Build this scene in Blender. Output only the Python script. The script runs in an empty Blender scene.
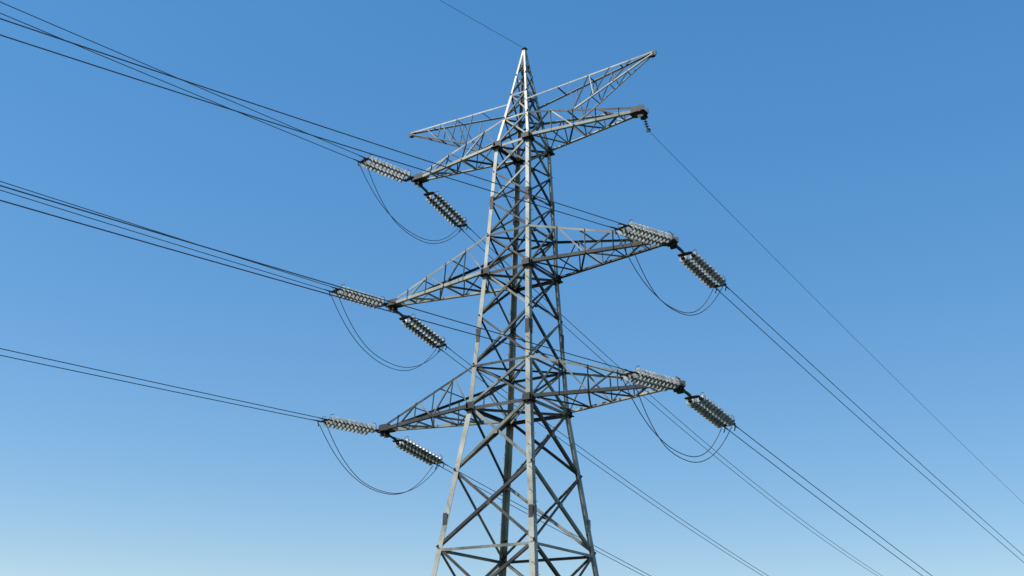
import bpy, math, random
from mathutils import Vector, Matrix
random.seed(7)
scene=bpy.context.scene
# ------------------------------------------------------------------ dimensions (metres)
G=1.6
Z1=9.5092+G; Z2=Z1+5.0; Z3=Z2+5.2231; Z4=Z3+2.2766; Z5=Z3+4.4332
LV=[(0,2.70),(Z1,1.2698),(Z2,0.9881),(Z3,0.7604),(Z4,0.38),(Z5,0.05)]
ARM={1:(Z1,6.10),2:(Z2,6.07),3:(Z3,5.12),4:(Z4,5.59)}
# direction of the spans: (azimuth, initial slope, curvature) per phase and side
DIR={}
for k in ('TL','ML','BL','PK'):
    DIR[('A',k)]=(-0.1899,0.0190,0.0004);DIR[('B',k)]=(0.075,0.275,0.0015)
DIR[('B','TL')]=(0.045,0.285,0.0016)
DIR[('B','BL')]=(0.115,0.215,0.0005)
for k in ('MR','BR','TR'):
    DIR[('A',k)]=(-0.208,0.037,0.00047);DIR[('B',k)]=(0.1107,0.2089,0.0004)
DIR[('A','MR')]=(-0.242,0.092,0.0006)
def W(z):
    for (a,wa),(b,wb) in zip(LV,LV[1:]):
        if z<=b: return wa+(wb-wa)*(z-a)/(b-a)
    return LV[-1][1]
CN={'L':(-1,-1),'N':(1,-1),'R':(1,1),'B':(-1,1)}
def cor(k,z):
    s=CN[k];w=W(z);return Vector((s[0]*w,s[1]*w,z))

# ------------------------------------------------------------------ materials
def nodes(name):
    m=bpy.data.materials.new(name);m.use_nodes=True
    nt=m.node_tree;b=nt.nodes['Principled BSDF'];return m,nt,b
def steel(name,c1,c2,rough=.6,metal=.25,rust=0.15):
    m,nt,b=nodes(name)
    tc=nt.nodes.new('ShaderNodeTexCoord')
    n1=nt.nodes.new('ShaderNodeTexNoise');n1.inputs['Scale'].default_value=1.3;n1.inputs['Detail'].default_value=6
    n2=nt.nodes.new('ShaderNodeTexNoise');n2.inputs['Scale'].default_value=14;n2.inputs['Detail'].default_value=5
    r1=nt.nodes.new('ShaderNodeValToRGB');r1.color_ramp.elements[0].position=.38;r1.color_ramp.elements[1].position=.62
    r1.color_ramp.elements[0].color=(*c1,1);r1.color_ramp.elements[1].color=(*c2,1)
    r2=nt.nodes.new('ShaderNodeValToRGB');r2.color_ramp.elements[0].position=.55;r2.color_ramp.elements[1].position=.7
    r2.color_ramp.elements[0].color=(0,0,0,1);r2.color_ramp.elements[1].color=(rust,rust,rust,1)
    mx=nt.nodes.new('ShaderNodeMixRGB');mx.inputs[2].default_value=(.07,.05,.035,1)
    for n in (n1,n2): nt.links.new(tc.outputs['Object'],n.inputs['Vector'])
    nt.links.new(n1.outputs['Fac'],r1.inputs[0]);nt.links.new(n2.outputs['Fac'],r2.inputs[0])
    nt.links.new(r2.outputs[0],mx.inputs[0]);nt.links.new(r1.outputs[0],mx.inputs[1])
    nt.links.new(mx.outputs[0],b.inputs['Base Color'])
    b.inputs['Roughness'].default_value=rough;b.inputs['Metallic'].default_value=metal
    return m
M_STEEL=steel('weathered_galvanised_steel',(.21,.215,.175),(.36,.36,.30),rust=.35,metal=.1,rough=.5)
M_BRACE=steel('weathered_light_brace_steel',(.13,.135,.11),(.28,.28,.235),rust=.5,metal=.1,rough=.5)
M_BRACE2=steel('weathered_shade_tone_steel',(.02,.021,.02),(.06,.062,.053),rust=.6,metal=.1)  # dark tone: random member variation, plus shade contrast put into the colour
M_DARK=steel('dark_fitting_steel',(.014,.014,.014),(.04,.04,.037),rust=.6,metal=.1)
M_WIRE=steel('stranded_aluminium_cable',(.08,.085,.09),(.13,.135,.14),rough=.6,metal=.1,rust=0)
M_CONC=steel('footing_concrete',(.28,.27,.25),(.38,.37,.35),rough=.95,metal=0,rust=.2)
M_GLASS,nt,b=nodes('insulator_grey_ceramic')
tc=nt.nodes.new('ShaderNodeTexCoord');nz=nt.nodes.new('ShaderNodeTexNoise');nz.inputs['Scale'].default_value=4
rp=nt.nodes.new('ShaderNodeValToRGB');rp.color_ramp.elements[0].color=(.16,.175,.17,1);rp.color_ramp.elements[1].color=(.38,.41,.395,1)
rp.color_ramp.elements[0].position=.35;rp.color_ramp.elements[1].position=.65
nt.links.new(tc.outputs['Object'],nz.inputs['Vector']);nt.links.new(nz.outputs['Fac'],rp.inputs[0]);nt.links.new(rp.outputs[0],b.inputs['Base Color'])
b.inputs['Roughness'].default_value=.35
# grass
M_GR,nt,b=nodes('grass_field')
tc=nt.nodes.new('ShaderNodeTexCoord');nz=nt.nodes.new('ShaderNodeTexNoise');nz.inputs['Scale'].default_value=.35;nz.inputs['Detail'].default_value=10
rp=nt.nodes.new('ShaderNodeValToRGB');rp.color_ramp.elements[0].color=(.035,.05,.018,1);rp.color_ramp.elements[1].color=(.08,.09,.04,1)
rp.color_ramp.elements[0].position=.35;rp.color_ramp.elements[1].position=.7
nt.links.new(tc.outputs['Object'],nz.inputs['Vector']);nt.links.new(nz.outputs['Fac'],rp.inputs[0]);nt.links.new(rp.outputs[0],b.inputs['Base Color'])
b.inputs['Roughness'].default_value=.95

# ------------------------------------------------------------------ mesh accumulators
class Acc:
    def __init__(s,alt=0.0): s.v=[];s.f=[];s.m=[];s.alt=alt
    def add(s,vs,fs):
        o=len(s.v);s.v+= [tuple(v) for v in vs];s.f+=[tuple(i+o for i in f) for f in fs]
        mi=1 if random.random()<s.alt else 0
        s.m+=[mi]*len(fs)
    def angle(s,p,q,a,u,v,t=None,off=0.0):
        """L-section angle iron from p to q, flanges along u and v"""
        p=Vector(p);q=Vector(q);t=t or max(.012,a*.12)
        ax=(q-p).normalized();u=Vector(u);u=(u-ax*u.dot(ax)).normalized()
        v=Vector(v);v=v-ax*v.dot(ax);v=(v-u*v.dot(u)).normalized()
        sec=[(0,0),(a,0),(a,t),(t,t),(t,a),(0,a)]
        vs=[]
        for e in (p,q):
            for x,y in sec: vs.append(e+u*x+v*(y+off))
        fs=[(i,(i+1)%6,6+(i+1)%6,6+i) for i in range(6)]
        fs+=[(5,4,3,0),(0,3,2,1),(6,9,10,11),(6,7,8,9)]
        s.add(vs,fs)
    def plate(s,c,u,v,hu,hv,t,clip=.3):
        c=Vector(c);u=Vector(u).normalized();v=Vector(v);v=(v-u*v.dot(u)).normalized();n=u.cross(v)
        k=1-clip
        pts=[(-1,-k),(-k,-1),(k,-1),(1,-k),(1,k),(k,1),(-k,1),(-1,k)]
        vs=[c+u*x*hu+v*y*hv+n*t*.5*sg for sg in (1,-1) for x,y in pts]
        fs=[tuple(range(8)),tuple(range(15,7,-1))]+[(i,8+i,8+(i+1)%8,(i+1)%8) for i in range(8)]
        s.add(vs,fs)
    def tube(s,p,q,r,n=8,r2=None):
        p=Vector(p);q=Vector(q);r2=r if r2 is None else r2
        ax=(q-p).normalized();u=ax.orthogonal().normalized();w=ax.cross(u)
        vs=[e+(u*math.cos(2*math.pi*i/n)+w*math.sin(2*math.pi*i/n))*rr for e,rr in ((p,r),(q,r2)) for i in range(n)]
        fs=[(i,(i+1)%n,n+(i+1)%n,n+i) for i in range(n)]+[tuple(range(n-1,-1,-1)),tuple(range(n,2*n))]
        s.add(vs,fs)
    def lathe(s,M,prof,n=18):
        vs=[];m=len(prof)
        for x,r in prof:
            for i in range(n):
                a=2*math.pi*i/n;vs.append(M@Vector((x,r*math.cos(a),r*math.sin(a))))
        fs=[(j*n+i,j*n+(i+1)%n,(j+1)*n+(i+1)%n,(j+1)*n+i) for j in range(m-1) for i in range(n)]
        s.add(vs,fs)
    def obj(s,name,mat,parent=None,smooth=False):
        me=bpy.data.meshes.new(name);me.from_pydata(s.v,[],s.f);me.update()
        for mm in (mat if isinstance(mat,(list,tuple)) else [mat]): me.materials.append(mm)
        if s.alt and len(s.m)==len(me.polygons):
            me.polygons.foreach_set('material_index',s.m)
        if smooth:
            for p in me.polygons:p.use_smooth=True
        o=bpy.data.objects.new(name,me);scene.collection.objects.link(o)
        if parent:o.parent=parent
        return o
pyl=bpy.data.objects.new('electricity_pylon',None);scene.collection.objects.link(pyl)
legs=Acc();br=Acc(.55);gus=Acc(.6);arms=Acc(.4);armbr=Acc(.5);fit=Acc();conc=Acc()

# ---- legs
for k,(sx,sy) in CN.items():
    zs=[0,Z1,Z2,Z3,Z4,Z5]
    for a,b,sz in zip(zs,zs[1:],[.20,.17,.15,.11,.08]):
        legs.angle(cor(k,a),cor(k,b),sz,(-sx,0,0),(0,-sy,0),t=.018)
    for z in (3.2,7.2,Z1+2.6,Z2+2.8):   # splice plates
        c=cor(k,z)
        gus.plate(c+Vector((-sx*.09,sy*.012,0)),(1,0,0),(0,0,1),.08,.26,.014,.1)
        gus.plate(c+Vector((sx*.012,-sy*.09,0)),(0,1,0),(0,0,1),.08,.26,.014,.1)
    conc.tube(cor(k,0)+Vector((0,0,-.5)),cor(k,0)+Vector((0,0,.35)),.55,16,.38)
# climbing step bolts on the near and back legs
for k in ('N','B'):
    z=3.0
    i=0
    while z<Z4:
        c=cor(k,z);s=CN[k]
        d=Vector((0,s[1],0)) if i%2 else Vector((s[0],0,0))
        side=Vector((-s[0]*.05,0,0)) if i%2 else Vector((0,-s[1]*.05,0))
        br.tube(c+side,c+side+d*.15,.010,6);z+=.38;i+=1
# ---- body faces
FACES=[('L','N',(0,-1,0)),('N','R',(1,0,0)),('R','B',(0,1,0)),('B','L',(-1,0,0))]
def face_panels(zs,size):
    for a,b in zip(zs,zs[1:]):
        for k1,k2,n in FACES:
            n=Vector(n);p1,p2,q1,q2=cor(k1,a),cor(k2,a),cor(k1,b),cor(k2,b)
            i=-n*.018;up=Vector((0,0,1))
            br.angle(p1+i,q2+i,size,up,-n)
            br.angle(p2+i*1.2-n*size*.16,q1+i*1.2-n*size*.16,size,up,-n,off=size*.02)
            t=W(a)/(W(a)+W(b));m=p1.lerp(q2,t)
            gus.plate(m+n*.006,up,n.cross(up),size*.8,size*.8,.012,.35)
zsA=[0,3.3,6.3,8.85,Z1]
face_panels(zsA,.10)
def seq(a,b,n,k=0.93):
    w=[k**i for i in range(n)];t=sum(w);o=[a];
    for x in w:o.append(o[-1]+(b-a)*x/t)
    return o
TH=1.5
face_panels([Z1,Z1+TH]+seq(Z1+TH,Z2,2)[1:],.08)
face_panels([Z2,Z2+TH]+seq(Z2+TH,Z3,3)[1:],.07)
face_panels([Z3,Z3+1.2,Z4],.058)
face_panels([Z4,Z4+.9,Z4+1.5],.042)
# horizontals & diaphragms
for z,s in [(3.3,.1),(6.3,.09),(Z1,.12),(Z1+TH,.085),(Z2,.11),(Z2+TH,.08),(Z3,.10),(Z3+1.2,.07),(Z4,.055)]:
    for k1,k2,n in FACES:
        n=Vector(n);br.angle(cor(k1,z)+n*.004,cor(k2,z)+n*.004,s,(0,0,-1),-n)
    if z>Z1-1:
        a,b,c,d=(cor(k,z) for k in 'LNRB');o=Vector((0,0,-.03))
        br.angle(a+o,c+o,s*.7,(1,-1,0),(0,0,-1));br.angle(b+o*1.6,d+o*1.6,s*.7,(1,1,0),(0,0,-1))
# corner gussets at the arm levels
for z in (Z1,Z2,Z3):
    for k,(sx,sy) in CN.items():
        c=cor(k,z)
        fit.plate(c+Vector((-sx*.10,sy*.030,0)),(1,0,0),(0,0,1),.19,.17,.014)
        fit.plate(c+Vector((sx*.030,-sy*.10,0)),(0,1,0),(0,0,1),.19,.17,.014)
        fit.plate(c+Vector((-sx*.05,-sy*.05,-.09)),(1,0,0),(0,1,0),.20,.20,.014)
gus.plate((0,0,Z5+.02),(1,0,0),(0,1,0),.10,.10,.02);fit.tube((0,0,Z5-.25),(0,0,Z5+.10),.05,8)

# ---- crossarms
TW=.13
def truss(c1,c2,t1,t2,acc,size,n,u,v,posts=True):
    """zig-zag between chord c1->t1 and chord c2->t2"""
    pts=[(c1.lerp(t1,i/n),c2.lerp(t2,i/n)) for i in range(n+1)]
    for i in range(n):
        a,b=pts[i];c,d=pts[i+1]
        if posts and i>0: acc.angle(a,b,size*.9,u,v)
        if i==n-1 :continue
        if i%2==0: acc.angle(a,d,size,u,v)
        else: acc.angle(b,c,size,u,v)
def arm(lv,s,th,chord,n):
    z,L=ARM[lv]
    ks=('N','R') if s>0 else ('L','B')
    tip=[Vector((s*L,-TW,z)),Vector((s*L,TW,z))]
    bot=[cor(k,z) for k in ks];top=[cor(k,z+th) for k in ks]
    tt=[t+Vector((0,0,.16)) for t in tip]
    for i,sy in ((0,1),(1,-1)):
        arms.angle(bot[i],tip[i],chord,(0,sy,0),(0,0,1),t=.016)
        arms.angle(top[i],tt[i],chord*.66,(0,sy,0),(0,0,-1),t=.012)
        truss(bot[i]+Vector((0,sy*.02,0)),top[i]+Vector((0,sy*.02,0)),tip[i],tt[i],armbr,.05,n,(0,0,1),(0,sy,0))
    up=Vector((0,0,.02))
    truss(bot[0]+up,bot[1]+up,tip[0]+up,tip[1]+up,armbr,.06,n,(s,0,0),(0,0,1))
    for f in (.35,.65):
        armbr.angle(top[0].lerp(tt[0],f),top[1].lerp(tt[1],f),.045,(s,0,0),(0,0,-1))
    # tip hardware
    c=Vector((s*L,0,z))
    for sy in (-1,1):
        fit.plate(c+Vector((-s*.16,sy*(TW+.05),.09)),(1,0,0),(0,0,1),.28,.13,.016)
        fit.plate(c+Vector((-s*.04,sy*.12,-.08)),(1,0,0),(0,0,1),.13,.15,.02)
    fit.plate(c+Vector((-s*.18,0,-.012)),(1,0,0),(0,1,0),.30,.22,.02)
    fit.tube(c+Vector((0,-.30,-.06)),c+Vector((0,.30,-.06)),.045,8)
ZH=Z4-.40
for s in (-1,1):
    arm(1,s,TH,.12,5);arm(2,s,TH,.12,5);arm(3,s,1.2,.105,5)
    # earth-wire horn
    z,L=ARM[4]
    ks=('N','R') if s>0 else ('L','B')
    tipv=[Vector((s*L,-.05,Z4)),Vector((s*L,.05,Z4))]
    top=[cor(k,ZH) for k in ks]
    # lower chords land on the ties of the top crossarm
    tie0=[cor(k,Z3+1.2) for k in ks];tie1=[Vector((s*ARM[3][1],sy*TW,Z3+.16)) for sy in (-1,1)]
    low=[a.lerp(b,.42) for a,b in zip(tie0,tie1)]
    for i,sy in ((0,1),(1,-1)):
        arms.angle(top[i],tipv[i]+Vector((0,0,.08)),.055,(0,sy,0),(0,0,-1))
        arms.angle(low[i],tipv[i]-Vector((0,0,.03)),.05,(0,sy,0),(0,0,1))
        n=4
        ct=[top[i].lerp(tipv[i]+Vector((0,0,.05)),.34+.66*j/n) for j in range(n+1)]
        cb=[low[i].lerp(tipv[i],j/n) for j in range(n+1)]
        for j in range(n-1):
            armbr.angle(cb[j],ct[j],.034,(s,0,0),(0,sy,0))
            armbr.angle(cb[j],ct[j+1],.034,(0,0,1),(0,sy,0))
    for j in range(1,4):
        f=j/4
        armbr.angle(top[0].lerp(tipv[0],f),top[1].lerp(tipv[1],f),.036,(s,0,0),(0,0,-1))
        armbr.angle(low[0].lerp(tipv[0],f*.9),low[1].lerp(tipv[1],f*.9),.036,(s,0,0),(0,0,1))
    fit.plate((s*(L-.05),0,Z4+.0),(1,0,0),(0,0,1),.17,.11,.05)
    fit.plate((s*(L-.02),0,Z4-.1),(1,0,0),(0,1,0),.08,.08,.03)

legs.obj('legs',M_STEEL,pyl)
br.obj('lattice_bracing',[M_BRACE,M_BRACE2],pyl);gus.obj('gusset_plates',[M_BRACE,M_BRACE2],pyl)
arms.obj('crossarm_chords',[M_STEEL,M_BRACE2],pyl);armbr.obj('crossarm_bracing',[M_BRACE,M_BRACE2],pyl);conc.obj('concrete_footings',M_CONC,pyl)  # darker share of chords carries underside shade in its colour

# ---- insulator strings (x axis = string axis, y = side)
DS=.205;ND=11;PITCH=.184
def make_string(link):
    d=Acc();m=Acc()
    x0=link
    for sy in (-1,1):
        for i in range(ND):
            x=x0+.06+i*PITCH
            M=Matrix.Translation((x,sy*DS,0))
            d.lathe(M,[(0.015,.05),(.018,.09),(.030,.132),(.046,.160),(.056,.165),(.062,.157),(.054,.130),(.060,.11),(.050,.09),(.056,.065),(.048,.03),(.10,.02)],22)
            m.lathe(M,[(-.06,.0),(-.06,.045),(-.04,.066),(.008,.074),(.02,.066),(.02,.0)],12)
            m.tube((x+.04,sy*DS,0),(x+.14,sy*DS,0),.032,8)
        m.tube((x0-.12,sy*DS,0),(x0+.05,sy*DS,0),.022,6)
        xe=x0+.06+ND*PITCH
        m.tube((xe-.05,sy*DS,0),(xe+.12,sy*DS,0),.022,6)
        m.tube((xe+.10,sy*.19,0),(xe+.45,sy*.19,0),.028,8,.018)
        m.tube((xe+.22,sy*.19,.01),(xe+.16,sy*.20,-.20),.02,8)
        m.tube((xe+.04,sy*(DS+.02),.0),(xe-.02,sy*(DS+.05),.20),.009,6)
        m.tube((xe-.02,sy*(DS+.05),.20),(xe-.18,sy*(DS+.05),.23),.009,6)
        m.tube((x0-.06,sy*(DS+.02),.0),(x0+.02,sy*(DS+.05),.20),.009,6)
        m.tube((x0+.02,sy*(DS+.05),.20),(x0+.16,sy*(DS+.05),.23),.009,6)
    m.plate((x0-.12,0,0),(1,0,0),(0,1,0),.09,DS+.07,.022,.4)
    m.plate((x0+.06+ND*PITCH+.06,0,0),(1,0,0),(0,1,0),.08,DS+.07,.022,.4)
    m.tube((0,0,0),(x0-.12,0,0),.026,8)
    for j in range(max(1,int((link-.15)/.16))):
        m.plate((.12+j*.16,0,0),(1,0,0),(0,1,0) if j%2 else (0,0,1),.085,.05,.05,.3)
    return d,m
def tomesh(a,name,mat,smooth):
    me=bpy.data.meshes.new(name);me.from_pydata(a.v,[],a.f);me.materials.append(mat)
    for p in me.polygons:p.use_smooth=smooth
    return me
MS={}
for side,link in (('A',.46),('B',.76),('a',.24)):
    d,m=make_string(link);MS[side]=(tomesh(d,'insulator_discs',M_GLASS,True),tomesh(m,'string_fittings',M_DARK,False))
def dirv(side,key):
    a,s,c=DIR[(side,key)];sg=-1 if side=='A' else 1
    return Vector((math.sin(a),sg*math.cos(a),-s))
def cpt(side,key,start,t):
    a,s,c=DIR[(side,key)];sg=-1 if side=='A' else 1
    return start+Vector((math.sin(a)*t,sg*math.cos(a)*t,-s*t+c*t*t))
def polyline(cu,pts,rad=1.0):
    sp=cu.splines.new('POLY');sp.points.add(len(pts)-1)
    for q,p in zip(sp.points,pts): q.co=(*p,1);q.radius=rad
def newcurve(name,r):
    cu=bpy.data.curves.new(name,'CURVE');cu.dimensions='3D';cu.bevel_depth=r;cu.bevel_resolution=2;cu.materials.append(M_WIRE);return cu
cond=newcurve('power_line_cables',.0145);jump=newcurve('jumper_loops',.0135)
def ts(t0,t1):
    o=[];t=t0
    while t<t1:o.append(t);t+=max(.8,t*.05)
    o.append(t1);return o
SPAN=200
for key,lv,s in (('TL',3,-1),('ML',2,-1),('BL',1,-1),('MR',2,1),('BR',1,1)):
    tip=Vector((s*ARM[lv][1],0,ARM[lv][0]-.06))
    ends={}
    for side in 'AB':
        dv=dirv(side,key);start=tip+dv*.12
        ms=side if side=='B' or s<0 else 'a'
        L={'A':2.80,'B':3.12,'a':2.57}[ms]
        p0=start;p1=cpt(side,key,tip,L)
        sv=Vector((0,0,1)).cross(dv).normalized()
        x=(p1-p0).normalized();y=(sv-x*sv.dot(x)).normalized();zc=x.cross(y)
        roll=random.uniform(-.08,.08)
        M=Matrix((x,y,zc)).transposed().to_4x4();M.translation=p0
        M=M@Matrix.Rotation(roll,4,'X')
        par=bpy.data.objects.new('insulator_string_'+key+side,None);scene.collection.objects.link(par);par.parent=pyl;par.matrix_world=M
        for me in MS[ms]:
            o=bpy.data.objects.new(me.name,me);scene.collection.objects.link(o);o.parent=par
        off=sv*.19
        ends[side]=[]
        for q in (-1,1):
            polyline(cond,[cpt(side,key,tip,t)+off*q*(1+min(.25,t*.02))+Vector((0,0,q*.002*min(t,25))) for t in ts(L-.05,SPAN)])
            ends[side].append(cpt(side,key,tip,L-(.0 if side=='A' else .25))+off*q+Vector((0,0,-.12)))
    for q in (0,1):
        a=ends['A'][q];b=ends['B'][1-q]
        sag=1.68+random.uniform(-.1,.15)+q*.05
        cl=(ends['A'][1-q]-a)
        pts=[]
        for i in range(41):
            f=i/40
            p=a.lerp(b,f);h=1-abs(2*f-1)**2.3
            p=p+Vector((0,0,-sag*h))+cl*(.38*min(1,3*f,3*(1-f)) )
            pts.append(p)
        polyline(jump,pts)
# earth wire from the peak and thin single wire at the top-right arm
thin=newcurve('earth_wires',.008)
pk=Vector((0,0,Z5+.05))
polyline(thin,[cpt('A','PK',pk,t) for t in ts(0,SPAN)])
tr=Vector((ARM[3][1],0,Z3-.08))
q=tr+Vector((.05,.25,-.55))
fit.tube(tr,q,.018,6)
for f in (.3,.45,.6,.75):
    c=tr.lerp(q,f);fit.tube(c,c+(q-tr).normalized()*.03,.085,12,.05)
fit.plate(q,(1,0,0),(0,0,1),.08,.06,.06)
polyline(thin,[cpt('B','TR',q,t) for t in ts(0,SPAN)])
fit.obj('tip_fittings',M_DARK,pyl)
jo=bpy.data.objects.new('jumper_loops',jump);scene.collection.objects.link(jo);jo.parent=pyl
co=bpy.data.objects.new('power_line_cables',cond);scene.collection.objects.link(co)
eo=bpy.data.objects.new('earth_wires',thin);scene.collection.objects.link(eo);eo.parent=co

# ------------------------------------------------------------------ ground (falls away behind the pylon)
def hz(x,y):
    t=min(1,max(0,(y-12)/240));return -36*t*t*(3-2*t)
xs=sorted(set([-4000,-2000,-1000,-500]+list(range(-300,301,15))+[500,1000,2000,4000]))
g=Acc();n=len(xs)
for y in xs:
    for x in xs: g.v.append((x,y,hz(x,y)+ (0.15*math.sin(x*.05)*math.cos(y*.043) if abs(x)<301 and abs(y)<301 else 0)))
for j in range(n-1):
    for i in range(n-1): g.f.append((j*n+i,j*n+i+1,(j+1)*n+i+1,(j+1)*n+i))
g.obj('ground',M_GR,None,True)

# ------------------------------------------------------------------ camera
D,az,yaw,pitch,roll,f=36.4132,.5892,.0089,.3683,.0178,1079.07
cx,cy=D*math.sin(az),-D*math.cos(az)
th=math.atan2(-cy,-cx)+yaw
d=Vector((math.cos(th)*math.cos(pitch),math.sin(th)*math.cos(pitch),math.sin(pitch)))
r=Vector((math.sin(th),-math.cos(th),0));u=r.cross(d)
c_,s_=math.cos(roll),math.sin(roll)
r2=c_*r+s_*u;u2=-s_*r+c_*u
M=Matrix((r2,u2,-d)).transposed().to_4x4();M.translation=(cx,cy,G)
cam=bpy.data.cameras.new('camera');cam.sensor_width=36;cam.lens=f*36/1024;cam.clip_end=9000
cob=bpy.data.objects.new('camera',cam);scene.collection.objects.link(cob);cob.matrix_world=M;scene.camera=cob

# ------------------------------------------------------------------ light
vh=Vector((math.cos(th),math.sin(th),0))
sd=(-r*.95-vh*.22).normalized();el=math.radians(44)
sun_dir=sd*math.cos(el)+Vector((0,0,math.sin(el)))
sl=bpy.data.lights.new('sun','SUN');sl.energy=5.0;sl.angle=math.radians(.5);sl.color=(1,.965,.92)
so=bpy.data.objects.new('sun',sl);scene.collection.objects.link(so);so.rotation_euler=sun_dir.to_track_quat('Z','Y').to_euler()
w=bpy.data.worlds.new('World');scene.world=w;w.use_nodes=True
nt=w.node_tree;bg=nt.nodes['Background'];sky=nt.nodes.new('ShaderNodeTexSky');sky.sky_type='NISHITA';sky.sun_disc=False
sky.sun_elevation=el;sky.sun_rotation=math.atan2(sun_dir.x,sun_dir.y)
sky.air_density=1.0;sky.dust_density=.15;sky.ozone_density=3.0
gm=nt.nodes.new('ShaderNodeGamma');gm.inputs['Gamma'].default_value=.46
hs=nt.nodes.new('ShaderNodeHueSaturation');hs.inputs['Hue'].default_value=.506;hs.inputs['Saturation'].default_value=2.05;hs.inputs['Value'].default_value=2.35
nt.links.new(sky.outputs[0],gm.inputs['Color']);nt.links.new(gm.outputs[0],hs.inputs['Color']);nt.links.new(hs.outputs[0],bg.inputs[0]);bg.inputs[1].default_value=.15
scene.view_settings.view_transform='Standard';scene.view_settings.look='None';scene.view_settings.exposure=0
